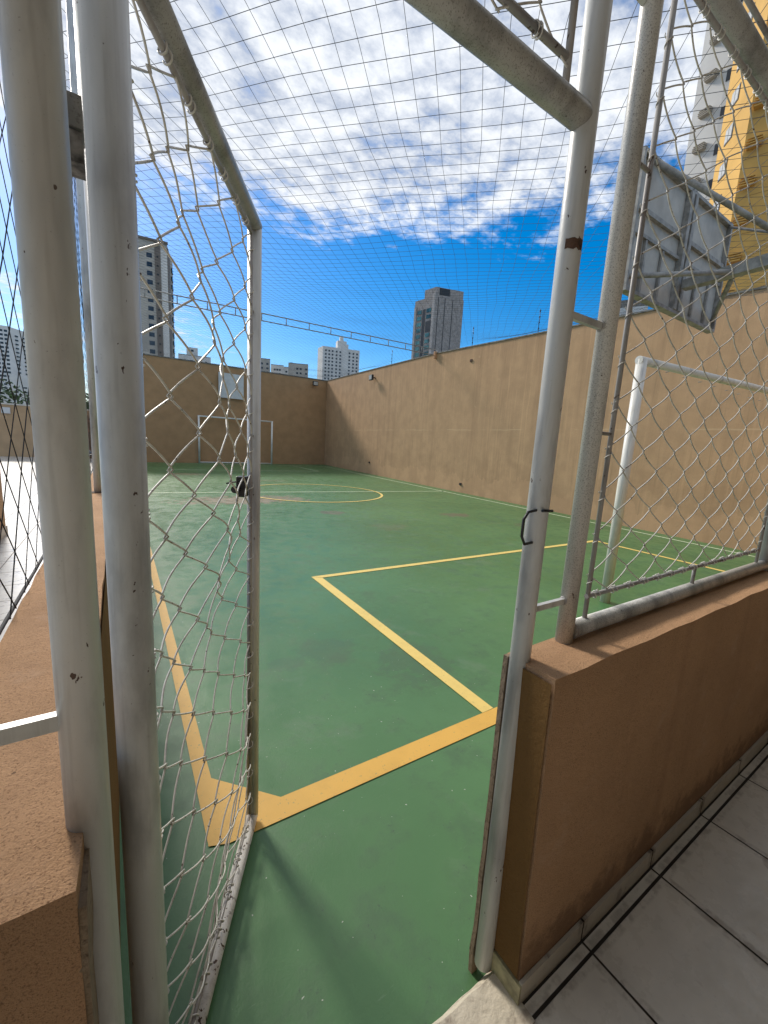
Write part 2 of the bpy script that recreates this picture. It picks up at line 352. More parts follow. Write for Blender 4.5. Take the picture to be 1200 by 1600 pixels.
# threshold of chipped plaster between the jambs
th = MB(); n = 26
for k in range(n):
    x0 = -0.06 + 0.93 * k / n; x1 = -0.06 + 0.93 * (k + 1) / n
    ya = 0.592 + 0.014 * noise.noise(Vector((x0 * 9, 0, 3))); yb = 0.592 + 0.014 * noise.noise(Vector((x1 * 9, 0, 3)))
    za = 0.006 + 0.005 * noise.noise(Vector((x0 * 14, 2, 3))); zb = 0.006 + 0.005 * noise.noise(Vector((x1 * 14, 2, 3)))
    ca = 0.448 + .01 * noise.noise(Vector((x0 * 12, 5, 1))); cb = 0.448 + .01 * noise.noise(Vector((x1 * 12, 5, 1)))
    th.hexa([(x0, ca, -.05), (x1, cb, -.05), (x1, yb + .02, -.062), (x0, ya + .02, -.062), (x0, ca, za), (x1, cb, zb), (x1, yb - .015, zb - .002), (x0, ya - .015, za - .002)])
tag(th.build('threshold', M_THRESH), kind='structure')

# painted lines, all sheets 4 mm above the court
def sheet(pts, z=CZ + 0.004): return [(1.04 * x, 1.04 * y, z) for x, y in pts]
def poly(mb, pts, z=CZ + 0.004):
    i = len(mb.v); mb.v += sheet(pts, z); mb.f.append(tuple(range(i, i + len(pts)))); mb.sm.append(False)
m = MB()
poly(m, [(.218, 1.376), (.285, 1.352), (1.775, 1.328), (7.2, 1.325), (7.2, 1.43), (1.84, 1.43), (.516, 1.452), (.284, 1.695), (.300, 4.9), (.345, 21.8), (.275, 21.8), (.236, 4.0)])
m.build('yellow_boundary_line', M_YEL, court, None)
m = MB(); z2 = CZ + 0.004
poly(m, [(1.70, 1.434), (1.79, 1.434), (1.835, 3.95), (1.736, 4.03)]); poly(m, [(1.84, 3.955), (7.05, 3.83), (7.13, 3.91), (1.742, 4.032)])
poly(m, [(7.03, 1.434), (7.11, 1.434), (7.13, 3.90), (7.05, 3.825)])
m.build('penalty_box_line', M_YELP, court, None)
m = MB(); cx, cy, r1, r0 = 4.72, 10.95, 2.02, 1.95; N = 72
for k in range(N):
    a, b = 2 * math.pi * k / N, 2 * math.pi * (k + 1) / N
    i = len(m.v); m.v += sheet([(cx + r0 * math.cos(a), cy + r0 * math.sin(a)), (cx + r1 * math.cos(a), cy + r1 * math.sin(a)), (cx + r1 * math.cos(b), cy + r1 * math.sin(b)), (cx + r0 * math.cos(b), cy + r0 * math.sin(b))], CZ + .008)
    m.f.append((i, i + 1, i + 2, i + 3)); m.sm.append(False)
m.build('centre_circle_line', M_YELP, court, None)
m = MB()
poly(m, [(.345, 11.30), (9.40, 10.50), (9.40, 10.57), (.345, 11.37)])
poly(m, [(8.70, 1.4), (8.77, 1.4), (10.02, 21.8), (9.95, 21.8)])
poly(m, [(1.7, 18.18), (8.12, 18.18), (8.12, 18.26), (1.7, 18.26)]); poly(m, [(8.05, 18.27), (8.12, 18.27), (8.12, 21.75), (8.05, 21.75)])
poly(m, [(.35, 21.8), (10.0, 21.8), (10.0, 21.88), (.35, 21.88)])
m.build('white_court_line', M_WHL, court, None)

# ------------------------------------------------------------------ tall walls
def rtop(y): return 1.5 + ((4.40 + 0.042 * (y / 1.04 - 2.4)) - 1.5) * 1.04 if y < 12.5 else 1.5 + ((4.824 + .0155 * (y / 1.04 - 12)) - 1.5) * 1.04
rw = thing('boundary_wall', (RX(10), 10, CZ), 'long sunlit tan wall with rain streaks along the right side of the court', 'wall')
m = MB(); ys = [-5, 0, 5, 9, 12.5, 17, 21, 24.6]
for a, b in zip(ys, ys[1:]):
    m.hexa([(RX(a), a, CZ - .1), (RX(a) + .22, a, CZ - .1), (RX(b) + .22, b, CZ - .1), (RX(b), b, CZ - .1), (RX(a), a, rtop(a)), (RX(a) + .22, a, rtop(a)), (RX(b) + .22, b, rtop(b)), (RX(b), b, rtop(b))])
m.build('wall', M_WALL, rw)
m = MB()
for a, b in zip(ys, ys[1:]):
    m.hexa([(RX(a) - .025, a, rtop(a) + .001), (RX(a) + .245, a, rtop(a) + .001), (RX(b) + .245, b, rtop(b) + .001), (RX(b) - .025, b, rtop(b) + .001)] + [(RX(q) + e, q, rtop(q) + .035) for q, e in ((a, -.025), (a, .245), (b, .245), (b, -.025))])
m.build('coping', M_CONC, rw)
E0 = Vector((-0.45, 23.05, 0)); E1 = Vector((11.18, 24.30, 0)); eu = (E1 - E0).normalized(); en = Vector((-eu.y, eu.x, 0)); EL = (E1 - E0).length
ew = thing('end_wall', (5, 23.6, CZ), 'shaded brown tan wall at the far end of the court behind the distant goal', 'wall')
m = MB(); ZT0, ZT1 = 4.97, 5.13
def endbox(m, a0, a1, b0, b1, z0f, z1f):
    q = []
    for zf in (z0f, z1f):
        for a, b in ((a0, b0), (a1, b0), (a1, b1), (a0, b1)):
            p = E0 + eu * a + en * b; q.append((p.x, p.y, zf(a)))
    m.hexa(q)
zt = lambda a: ZT0 + (ZT1 - ZT0) * a / EL
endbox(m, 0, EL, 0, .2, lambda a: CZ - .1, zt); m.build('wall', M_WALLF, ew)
m = MB(); endbox(m, -.02, EL - .03, -.03, .23, lambda a: zt(a) + .001, lambda a: zt(a) + .05); m.build('coping', M_CONC, ew)
def wallbox(x, y, z, s=0.05):
    return MB().obox((x, y, z), (0.074, 1, 0), (-1, .074, 0), -s, s, 0.0, .03, -s * .8, s * .8)
for (y, z, lb) in ((17.85, .52, 'small dark outlet box low on the sunlit wall, the farther of two'), (10.6, .24, 'small dark outlet box low on the sunlit wall, the nearer of two')):
    tag(wallbox(RX(y), y, z).build('outlet_box', M_BLACK), lb, 'outlet box', 'outlet boxes low on the right wall')
tag(wallbox(RX(10.6), 10.6, 4.42, .05).build('wall_anchor', M_RUST), 'small rusty round anchor high on the sunlit wall right of the truss end', 'anchor')
def floodlight(p, u, n, label):
    t = thing('floodlight', p, label, 'floodlight', 'floodlights near the far corner of the court')
    MB().obox(p, u, n, -.03, .03, 0, .16, -.02, .02).build('bracket', M_BLACK, t)
    MB().obox(p, u, n, -.17, .17, .16, .26, -.13, .12).build('housing', M_BLACK, t, bevel=.01)
    MB().obox(p, u, n, -.14, .14, .262, .268, -.10, .09).build('lens', simple('lamp_glass', (.45, .42, .36), .3), t)
floodlight((RX(17.7), 17.7, 4.62), (0.074, 1, 0), (-1, .074, 0), 'small black floodlight on the sunlit right wall, left of the truss end')
q = E0 + eu * (EL - .95); floodlight((q.x, q.y, 4.86), tuple(eu), tuple(-en), 'small floodlight high on the shaded end wall beside the far corner')

# ------------------------------------------------------------------ low walls by the gate
def rough_top(mb, x0, x1, y0, y1, z0, z1, nx, ny, amp=0.004, seed=0.0):
    """box with a slightly uneven, rounded top and sides"""
    def P(x, y, z): return Vector((x, y, z)) + noise.noise_vector(Vector((x * 7 + seed, y * 7, z * 7))) * amp
    nz = max(2, int((z1 - z0) / .08))
    def grid(f, a, b):
        i = len(mb.v)
        for r in range(b + 1):
            for c in range(a + 1): mb.v.append(tuple(P(*f(c / a, r / b))))
        for r in range(b):
            for c in range(a):
                k = i + r * (a + 1) + c; mb.f.append((k, k + 1, k + a + 2, k + a + 1)); mb.sm.append(True)
    L = lambda a, b, t: a + (b - a) * t
    grid(lambda s, t: (L(x0, x1, s), L(y0, y1, t), z1), nx, ny)
    grid(lambda s, t: (L(x0, x1, s), y0, L(z0, z1, t)), nx, nz)
    grid(lambda s, t: (L(x1, x0, s), y1, L(z0, z1, t)), nx, nz)
    grid(lambda s, t: (x0, L(y1, y0, s), L(z0, z1, t)), ny, nz)
    grid(lambda s, t: (x1, L(y0, y1, s), L(z0, z1, t)), ny, nz)
WT = 0.975
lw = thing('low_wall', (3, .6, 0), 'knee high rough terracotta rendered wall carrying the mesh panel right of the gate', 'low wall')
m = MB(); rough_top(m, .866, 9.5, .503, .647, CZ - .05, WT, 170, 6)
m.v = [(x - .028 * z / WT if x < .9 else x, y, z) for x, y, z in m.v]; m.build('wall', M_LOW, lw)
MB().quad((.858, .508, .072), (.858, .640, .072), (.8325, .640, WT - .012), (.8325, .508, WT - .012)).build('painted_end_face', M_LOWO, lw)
m = MB(); rough_top(m, .826, .85, .632, .646, CZ, WT - .002, 2, 2, .006, 5); m.build('mortar_edge', M_MORTAR, lw)
m = MB(); m.box(.86, 9.4, .492, .502, .0, .072); m.build('skirting', M_SKIRT, lw)
MB().box(.853, .863, .4925, .60, .0, .066).build('skirting', simple('yellowed_skirting', (.42, .38, .22), .5, .3, 20), lw)
MB().box(.862, 9.4, .4515, .4555, 0.0, 0.0022).build('floor_joint', simple('black_grime', (.025, .018, .012), .8, .3, 30), lw)
MB().box(.862, 9.4, .486, .4915, 0.0, 0.0022).build('floor_joint', bpy.data.materials['black_grime'], lw)
sw = thing('side_wall', (-.16, 8, 0), 'low rough terracotta rendered wall running away along the left side of the court', 'low wall')
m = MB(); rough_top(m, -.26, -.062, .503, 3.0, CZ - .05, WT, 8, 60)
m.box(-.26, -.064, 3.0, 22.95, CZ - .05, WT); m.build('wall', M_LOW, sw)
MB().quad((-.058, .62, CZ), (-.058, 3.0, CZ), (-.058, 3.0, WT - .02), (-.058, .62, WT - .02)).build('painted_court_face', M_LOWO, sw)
m = MB(); rough_top(m, -.066, -.056, .506, .592, 0, WT - .03, 1, 4, .006, 9); m.build('mortar_edge', M_MORTAR, sw)

# ------------------------------------------------------------------ wire mesh
WR = 0.0021
def chain_link(mb, o, u, n, a0, ncol, W, z0, z1, p, disp, r=WR, hook=0.0045, smp=7):
    o = Vector(o); u = Vector(u); n = Vector(n)
    nh = int(round((z1 - z0) / (p / 2)))
    for k in range(ncol):
        pts = []
        for q in range(nh * smp + 1):
            t = q / smp; ph = t + (k % 2)            # turns on odd columns meet turns of the neighbour
            tri = 1 - 2 * abs((ph % 2) - 1)
            tri = math.copysign(1 - (1 - abs(tri)) ** 1.25, tri) if abs(tri) > .8 else tri
            a = a0 + W * (k + .5) + (W / 2 + hook) * tri
            th_ = 0.0046 * math.cos(math.pi * (ph - .5)) * (1 if True else -1)
            z = z1 - t * p / 2
            da, db, dz_ = disp(a, z)
            pts.append(o + u * (a + da) + n * (th_ + db) + Vector((0, 0, z + dz_)))
        mb.tube(pts, r, 5)
def coil(mb, c, axis, r, turns, wr, length, sides=5):
    axis = Vector(axis).normalized(); a = axis.orthogonal().normalized(); b = axis.cross(a); N = int(turns * 12)
    mb.tube([Vector(c) + a * math.cos(2 * math.pi * i / 12) * r + b * math.sin(2 * math.pi * i / 12) * r + axis * (length * (i / N - .5)) for i in range(N + 1)], wr, sides)
def wob(a, z, s, seed): return s * noise.noise(Vector((a * 3.1 + seed, z * 2.6, seed)))

# gate portal: left post, lintel, right jamb, all welded
PR = 0.0255
portal = thing('gate_surround', (.4, .61, 0), 'fixed white pipe frame of the gate opening with two posts and a lintel', 'gate frame')
MB().tube([(-.0545, .61, -.01), (-.0545, .61, 4.05)], PR, 28).build('post', M_PIPE, portal)
jamb = MB().tube([(.846, .612, .0), (.846, .612, 4.05)], PR, 28).build('post', M_PIPE, portal)
MB().tube([(-.05, .61, 2.185), (.826, .611, 2.185), (.838, .612, 2.185), (.848, .613, 2.185)], .0252, 28, True, [.0252, .0252, .0225, .016]).build('lintel', M_PIPED, portal)
for z in (1.097, 1.818, 2.50): MB().obox((.846, .618, z), (1, 0, 0), (0, 1, 0), .02, .185, -.0, .012, -.008, .008).build('spacer_bar', M_PIPE, portal)
MB().box(-.30, -.075, .600, .612, 1.119, 1.140).build('spacer_bar', M_PIPE, portal)
m = MB(); m.tube([(.824, .60, 1.365), (.796, .60, 1.362), (.782, .60, 1.345), (.782, .60, 1.305), (.795, .60, 1.285), (.822, .60, 1.287)], .0035, 8)
m.tube([(.826, .585, 1.366), (.872, .59, 1.363)], .0035, 6); m.build('latch_loop', M_BLACK, portal)
# corroded patch on the jamb
m = MB(); rr = PR + .0011
for i in range(7):
    a0_ = math.radians(195 + i * 13); a1_ = math.radians(195 + (i + 1) * 13)
    h0 = .013 + .010 * noise.noise(Vector((i * 1.7, 0, 1))); h1 = .013 + .010 * noise.noise(Vector((i * 1.7 + 1.7, 0, 1)))
    m.quad((.846 + rr * math.cos(a0_), .612 + rr * math.sin(a0_), 1.944 - h0), (.846 + rr * math.cos(a1_), .612 + rr * math.sin(a1_), 1.944 - h1),
           (.846 + rr * math.cos(a1_), .612 + rr * math.sin(a1_), 1.944 + h1 * .6), (.846 + rr * math.cos(a0_), .612 + rr * math.sin(a0_), 1.944 + h0 * .6))
m.build('rust_patch', M_RUST, portal)
# weld leg of the jamb (thicker paint drips below)
m = MB(); m.tube([(.862, .606, .02), (.862, .606, .80)], .012, 10); m.build('filler_strip', M_PIPE, portal)
# panel above the lintel
m = MB(); m.tube([(.0, .62, 2.27), (.775, .62, 2.27)], .0075, 10); m.tube([(.782, .62, 2.215), (.782, .62, 4.0)], .0075, 10); m.tube([(.0, .62, 2.21), (.0, .62, 4.0)], .0075, 10); m.tube([(.0, .62, 4.0), (.782, .62, 4.0)], .0075, 10)
m.build('tension_rod', M_ROD, portal)
m = MB(); chain_link(m, (0, .62, 0), (1, 0, 0), (0, 1, 0), .0, 8, .0975, 2.28, 4.0, .125, lambda a, z: (0, wob(a, z, .012, 3), wob(a, z, .01, 9)))
for k in range(6): coil(m, (.06 + .125 * k, .62, 2.27), (1, 0, .2), .0105, 2.2, .0019, .02)
m.build('wire_mesh', M_WIRE, portal)
m = MB(); m.tube([(-.05, .61, 4.05), (.846, .61, 4.05)], PR, 20); m.build('top_rail', M_PIPE, portal)
m = MB(); m.tube([(-.052, .635, 1.81), (-.040, .665, 1.81)], .006, 6)
m.box(-.036, -.019, .655, .694, 1.803, 1.836); m.build('hinge', M_HINGE, portal)
m = MB(); m.box(-.036, -.018, .654, .694, 1.839, 1.873); m.build('hinge', M_PIPED, portal)
m = MB(); m.box(-.036, -.018, .654, .694, .03, .09); m.build('hinge', M_PIPED, portal)

def ring_bead(mb, c, axis, r, wr):
    axis = Vector(axis).normalized(); a = axis.orthogonal().normalized(); b = axis.cross(a)
    mb.tube([Vector(c) + (a * math.cos(i * math.pi / 12) + b * math.sin(i * math.pi / 12)) * (r + .0012 * noise.noise(Vector((i * 1.1, c[2] * 9, 0)))) for i in range(25)], wr, 6, False)
for z in (1.097, 1.818):
    for x, cx_ in ((.872, .846), (1.0225, 1.045)):
        m = MB(); ring_bead(m, (x, .624, z), (1, 0, 0), .0095, .0032); m.build('weld_bead', M_ROD, portal)
m = MB(); ring_bead(m, (1.071, .62, 1.003), (1, 0, 0), .0245, .0028); m.build('weld_bead', M_ROD, portal)
# the open gate leaf
HX, HY = .007, .73; dv = Vector((.40 - HX, 1.46 - HY, 0)).normalized(); dn = Vector((dv.y, -dv.x, 0)); DL = .829
gate = thing('gate', (HX, HY, 0), 'open white pipe gate filled with warped plastic coated chain link mesh', 'gate')
def GP(a, z, b=0.0): return Vector((HX, HY, 0)) + dv * a + dn * b + Vector((0, 0, z))
MB().tube([GP(0, -.03), GP(0, 2.19)], .0300, 28).build('hinge_stile', M_PIPE, gate)
MB().tube([GP(DL, -.03), GP(DL, 2.16)], .0225, 24).build('free_stile', M_PIPE, gate)
MB().tube([GP(0.0, 2.165), GP(DL + .003, 2.165)], .0235, 24).build('top_rail', M_PIPED, gate)
MB().tube([GP(0.0, -.03), GP(DL + .003, -.03)], .0225, 24).build('bottom_rail', M_RAILB, gate)
m = MB(); m.tube([GP(.045, 2.125), GP(.785, 2.125)], .006, 8); m.tube([GP(.785, 2.125), GP(.785, .02)], .006, 8); m.tube([GP(.05, .02), GP(.785, .02)], .005, 8)
for z in (.3, .8, 1.5, 1.9): m.tube([GP(.785, z), GP(DL - .015, z)], .005, 6)
m.build('tension_rod', M_ROD, gate)
def gdisp(a, z):
    e = math.sin(max(0, min(1, (a - .04) / .75)) * math.pi); low = max(0.0, (1.25 - z) / 1.25)
    ev = min(1, max(0, (2.12 - z) * 6)) * min(1, max(0, (z - .0) * 6))
    return (wob(a, z, .016, 1.5) * e, (wob(a, z, .055, 4.2) + .030 * math.sin(z * 5.1)) * e * ev, (wob(a, z, .022, 8.8) - .022 * e * low) * ev)
m = MB(); chain_link(m, (HX, HY, 0), dv, dn, .040, 8, .0925, .0, 2.125, .125, gdisp, .0022, .0082)
for k in range(17):
    z = 2.125 - .125 * k - .0
    if z < .02: break
    m.tube([GP(.040 + .004, z, .004), GP(.030, z + .004, .012), GP(.026, z - .003, .003), GP(.034, z - .012, .010), GP(.046, z - .003, .004)], .0021, 5)
    coil(m, GP(.050, z - .016, .006), (0.3 * random.uniform(-1, 1), .2, 1), .0042, random.uniform(1.5, 3.2), .0018, .020)
    coil(m, GP(.785, z - .05, 0), (.12, 0, 1), .0090, 1.4, .0016, .045)
for k in range(7):
    coil(m, GP(.08 + .105 * k, 2.125), tuple(dv), .009, 1.6, .0020, .03); coil(m, GP(.08 + .105 * k, .02), tuple(dv), .010, 2.4, .0020, .05)
m.build('wire_mesh', M_WIRE, gate)
lock = MB(); lock.obox(GP(0, 0), dv, dn, .766, .808, -.045, -.012, 1.292, 1.362)
lb = lock.build('lock_box', M_BLACK, gate, bevel=.004)
m = MB(); m.tube([GP(.768, 1.345, -.040), GP(.69, 1.346, -.052)], .0028, 8); m.build('bolt', M_HINGE, lb)
m = MB(); m.tube([GP(.768, 1.318, -.035), GP(.752, 1.322, -.040), GP(.738, 1.320, -.042)], .012, 12, True, [.007, .008, .012]); m.build('knob', M_BLACK, lb)

# mesh panel on the right
pan = thing('mesh_fence_panel', (1.9, .62, WT), 'white pipe fence panel with tight chain link mesh standing on the low wall', 'fence panel')
MB().tube([(1.045, .62, WT - .01), (1.045, .62, 4.05)], .0235, 28).build('post', M_POST, pan)
MB().tube([(2.735, .62, WT - .01), (2.735, .62, 4.05)], .0265, 28).build('post', M_PIPE, pan)
MB().tube([(1.068, .62, 1.003), (2.71, .62, 1.003)], .0245, 24).build('bottom_rail', M_POST, pan)
MB().tube([(1.068, .62, 2.672), (2.71, .62, 2.672)], .0265, 24).build('middle_rail', M_PIPED, pan)
MB().tube([(1.068, .62, 4.03), (2.71, .62, 4.03)], .0265, 20).build('top_rail', M_PIPED, pan)
m = MB(); R_ = .0068
m.tube([(1.137, .62, 1.028), (1.137, .62, 2.645)], R_, 12); m.tube([(1.130, .62, 1.094), (2.61, .62, 1.092)], R_, 10); m.tube([(2.605, .62, 1.03), (2.605, .62, 2.645)], R_, 10); m.tube([(1.13, .62, 2.615), (2.61, .62, 2.615)], R_, 10)
m.tube([(1.137, .62, 2.70), (1.137, .62, 4.0)], R_, 10); m.tube([(2.605, .62, 2.70), (2.605, .62, 4.0)], R_, 10); m.tube([(1.13, .62, 2.755), (2.61, .62, 2.755)], R_, 10)
for z in (1.56, 2.2): m.tube([(1.066, .62, z), (1.137, .62, z)], .005, 8)
m.tube([(1.875, .62, 1.026), (1.875, .62, 1.092)], .007, 8); m.build('tension_rod', M_ROD, pan)
m = MB(); chain_link(m, (0, .62, 0), (1, 0, 0), (0, 1, 0), 1.137, 15, .0978, 1.094, 2.615, .1215, lambda a, z: (wob(a, z, .007, 3.3), wob(a, z, .010, 7.1) * 1.0, wob(a, z, .009, 5.5)), .0020, .0050)
for k in range(13):
    z = 2.60 - .1215 * k; coil(m, (1.137, .62, z), (0, .1, 1), .0084, 1.3, .0013, .035); coil(m, (2.605, .62, z), (0, .1, 1), .0084, 1.3, .0013, .035)
for k in range(15):
    coil(m, (1.18 + .0975 * k, .62, 1.094), (1, 0, .1), .0095, 2.0, .0019, .045); coil(m, (1.18 + .0975 * k, .62, 2.615), (1, 0, .1), .0095, 2.0, .0019, .045)
m.build('wire_mesh', M_WIRE, pan)
m = MB(); chain_link(m, (0, .62, 0), (1, 0, 0), (0, 1, 0), 1.137, 15, .0978, 2.76, 4.0, .1215, lambda a, z: (0, wob(a, z, .012, 7.1), 0), .0014, .0040)
m.build('wire_mesh', M_WIRE, pan)
m = MB(); m.tube([(1.23, .75, 1.90), (1.245, .75, 1.86), (1.235, .755, 1.81), (1.25, .75, 1.76), (1.225, .75, 1.725)], .0018, 6)
tag(m.build('loose_cord', simple('pale_cord', (.6, .52, .38), .8)), 'short pale frayed cord dangling behind the chain link panel', 'cord')

# side fence posts on the left wall
for i, (y, lb) in enumerate(((4.02, 'thin white post on the left wall seen between the two big gate pipes'), (7.9, 'thin white post on the left wall right beside the parked bicycle'))):
    x = -.150; t = thing('fence_post', (x, y, WT), lb, 'fence post', 'thin posts along the left side wall')
    MB().tube([(x, y, WT - .01), (x + .01, y, 4.55)], .026, 16).build('pole', M_PIPE, t)
    MB().box(x - .045, x + .045, y - .045, y + .045, WT - .004, WT + .006).build('foot_plate', M_RUST, t)

# ------------------------------------------------------------------ nets
def zroof(x, y):
    if y < 12.72: z = 4.08 + (5.10 - 4.08) * y / 12.72 - .10 * math.sin(math.pi * y / 12.72) - .0
    else: z = 5.10 + .06 * (y - 12.72) / 11 - .16 * math.sin(math.pi * (y - 12.72) / 11)
    xr = RX(y); e = max(0.0, min(1.0, (xr - x) / xr)); z -= .16 * math.sin(math.pi * e)
    k = max(0.0, min(1.0, (xr - x) / .9)); zw = rtop(y) + .05
    k = k * k * (3 - 2 * k)
    return zw * (1 - k) + z * k + .07 * noise.noise(Vector((x * .5, y * .5, 0)))
CELL = 0.168; D = CELL * math.sqrt(2)
m = MB(); NR = .0021
def clip(c, s):        # line y = c + s*x inside the court outline
    pts = []; x = -.27
    while x < 11.3:
        y = c + s * x
        if .61 <= y <= 23.1 + .107 * (x + .45) and x <= RX(y) + .02: pts.append((x, y))
        x += .30
    return pts
for s in (1, -1.33):
    c = -11.4 if s > 0 else .7
    end = 23.6 if s > 0 else 39
    while c < end:
        q = clip(c, s)
        if len(q) > 1:
            m.tube([(x + .05 * noise.noise(Vector((x, y, 4))) + random.uniform(-.005, .005), y + .05 * noise.noise(Vector((x, y, 9))) + random.uniform(-.005, .005), zroof(x, y)) for x, y in q], NR, 3, False)
        c += CELL * math.sqrt(1 + s * s)
net = m.build('overhead_net', M_CORD); tag(net, 'grey square meshed sports net stretched over the whole court against the sky', 'net')
m = MB(); X0 = -.268; c = -24
def zt_side(y): return zroof(X0, max(y, .62))
for s in (1, -1):
    c = .97 - 23.2 if s > 0 else .97 + .62
    while c < (5.4 if s > 0 else 28.5):
        pts = []; z = WT
        while z < 5.25:
            y = (z - c) * s
            if .62 <= y <= 23 and z <= zt_side(y): pts.append((X0 + .02 * noise.noise(Vector((y, z, 2))), y, z))
            z += .2
        if len(pts) > 1: m.tube(pts, .0019, 4, False)
        c += .218
m.tube([(X0, .6 + k * .25, WT + .006 + .006 * noise.noise(Vector((k * 1.3, 0, 0)))) for k in range(90)], .005, 6)
sn = m.build('side_net', M_CORDB); tag(sn, 'black diamond meshed net rising from the left side wall', 'net')
# knots of the near cords
# truss
ty = 12.72; tr = thing('roof_truss', (5, ty, 4.8), 'thin grey ladder truss spanning the court high under the net', 'truss')
def TZ(x): return 4.80 + (4.915 - 4.80) * x / 10.4
TX = RX(ty)
MB().tube([(-.25, ty, TZ(0) + .20), (TX, ty, TZ(TX) + .20)], .016, 8).build('top_chord', M_BOARDF, tr)
MB().tube([(-.25, ty, TZ(0)), (TX, ty, TZ(TX))], .016, 8).build('bottom_chord', M_BOARDF, tr)
wm = MB().tube([(0, ty, TZ(0)), (0, ty, TZ(0) + .2)], .014, 6).build('strut', M_BOARDF, tr, origin=(0, ty, TZ(0)))
for k in range(1, 15):
    c = wm.copy(); COL.objects.link(c); c.parent = tr; c.location = Vector(wm.location) + Vector((k * .74, 0, TZ(k * .74) - TZ(0)))
MB().box(TX - .12, TX, ty - .08, ty - .02, TZ(TX) - .14, TZ(TX) + .12).build('wall_bracket', simple('orange_bracket', (.55, .28, .14), .7), tr)
for (x, lab) in ((-.16, 'white pipe column carrying the left end of the truss'),):
    t = thing('truss_column', (x, ty + .1, WT), lab, 'column'); MB().tube([(x, ty + .1, WT), (x, ty + .1, 5.0)], .035, 12).build('pole', M_PIPE, t)

# electric fence stakes on the right wall
for i, (y, lb) in enumerate(((16.3, 'slim electric fence stake on the right wall, farthest of the three'), (10.75, 'slim electric fence stake on the right wall just right of the grey tower'), (7.95, 'slim electric fence stake on the right wall beside the gate jamb'))):
    x = RX(y) + .1; z = rtop(y) + .03; t = thing('fence_stake', (x, y, z), lb, 'stake', 'electric fence stakes on the right wall')
    MB().tube([(x, y, z), (x, y, z + .66)], .009, 6).build('rod', M_BLACK, t)
    for k in range(4): MB().tube([(x - .03, y - .03, z + .14 + .155 * k), (x + .03, y + .03, z + .14 + .155 * k)], .018, 8).build('insulator', M_BLACK, t)

# ------------------------------------------------------------------ goals and backboards
def goal(name, posn, w_, h_, r, sq, label, ang=0.0, back=False, bottom=False):
    t = thing(name, posn, label, 'goal', 'five a side goals'); x, y, z = posn; c, s_ = math.cos(ang), math.sin(ang)
    P = lambda a, h: (x + a * c, y + a * s_, z + h)
    MB().tube([P(0, 0), P(0, h_)], r, 20).build('post', M_GOAL, t); MB().tube([P(w_, 0), P(w_, h_)], r, 20).build('post', M_GOAL, t)
    MB().tube([P(-r * .98, h_ - r * .2), P(w_ + r * .98, h_ - r * .2)], r * .80, 20).build('crossbar', M_GOAL, t)
    if bottom: MB().tube([P(0, .05), P(w_, .05)], r * .6, 10).build('bottom_bar', M_GOAL, t)
    return t
gx, gy, gz = S(4.215, 2.11, 0); ng = goal('goal', (gx, gy, CZ), 4.75, 2.52, .050, False, 'large white pipe goal close behind the chain link panel', -.10)
for k in range(9): m = MB(); coil(m, (gx + .25 + k * .42, gy + .05, CZ + 2.50), (0, 0, 1), .016, 1.05, .003, .004); m.build('net_hook', M_ROD, ng)
for k in range(4): m = MB(); coil(m, (gx + .05, gy + .03, CZ + .5 + k * .5), (0, 1, 0), .016, 1.05, .003, .004); m.build('net_hook', M_ROD, ng)
q = S(3.443, 22.45, 0); goal('goal', (q[0], q[1], CZ), 3.87, 2.43, .05, False, 'small looking white goal against the shaded end wall', .03, bottom=True)

bb = thing('basketball_backboard', S(4.6, 2.1, 3.0), 'weathered grey backboard seen from behind above the near goal with its steel frame', 'backboard')
BX0, BX1, BZ0, BZ1, BY = 3.82, 5.745, 2.985, 4.045, 2.184
MB().box(BX0, BX1, BY, BY + .018, BZ0, BZ1).build('board', M_BOARD, bb)
m = MB()
for (x0, x1, z0, z1) in ((BX0 - .012, BX1 + .012, BZ1 - .0, BZ1 + .03), (BX0 - .012, BX1 + .012, BZ0 - .03, BZ0), (BX0 - .012, BX0 + .018, BZ0 + .001, BZ1 - .001), (BX1 - .018, BX1 + .012, BZ0 + .001, BZ1 - .001)):
    m.box(x0, x1, BY - .045, BY + .025 if z1 - z0 < .04 else BY - .002, z0, z1)
m.build('rim_frame', M_BOARDF, bb)
m = MB(); xm = (BX0 + BX1) / 2
for x in (xm - .045, xm + .045): m.box(x - .028, x + .028, BY - .055, BY - .003, BZ0 + .003, BZ1 - .003)
H1 = BZ0 + .66; H2 = BZ0 + .47
for a, b in ((BX0 + .02, xm - .075), (xm + .075, BX1 - .02)):
    m.box(a, b, BY - .036, BY - .004, H1 - .020, H1 + .020); m.box(a, b, BY - .030, BY - .006, H2 - .014, H2 + .014)
for x in (BX0 + .26, BX0 + .58, BX1 - .58, BX1 - .26): m.box(x - .015, x + .015, BY - .028, BY - .005, BZ0 + .004, H2 - .02)
m.build('stiffener', M_BOARDF, bb)
m = MB(); m.hexa([(xm - .05, .80, 3.21), (xm + .05, .80, 3.21), (xm + .05, BY - .08, 3.17), (xm - .05, BY - .08, 3.17), (xm - .05, .80, 3.33), (xm + .05, .80, 3.33), (xm + .05, BY - .08, 3.25), (xm - .05, BY - .08, 3.25)])
m.build('arm', M_BOARDF, bb)
m = MB(); m.tube([(xm, 1.70, 3.22), (BX0 + .03, BY - .02, 3.08)], .022, 10); m.tube([(xm, 1.70, 3.22), (BX1 - .03, BY - .02, 3.08)], .022, 10)
m.tube([(BX0 + .12, BY - .03, BZ1 - .01), (xm, 1.46, 3.46)], .024, 10); m.tube([(BX1 - .05, BY - .03, BZ1 - .01), (xm, 1.43, 3.44)], .012, 8); m.tube([(xm, 1.44, 3.22), (xm, 1.44, 3.50)], .03, 10); m.build('brace', M_BOARDF, bb)
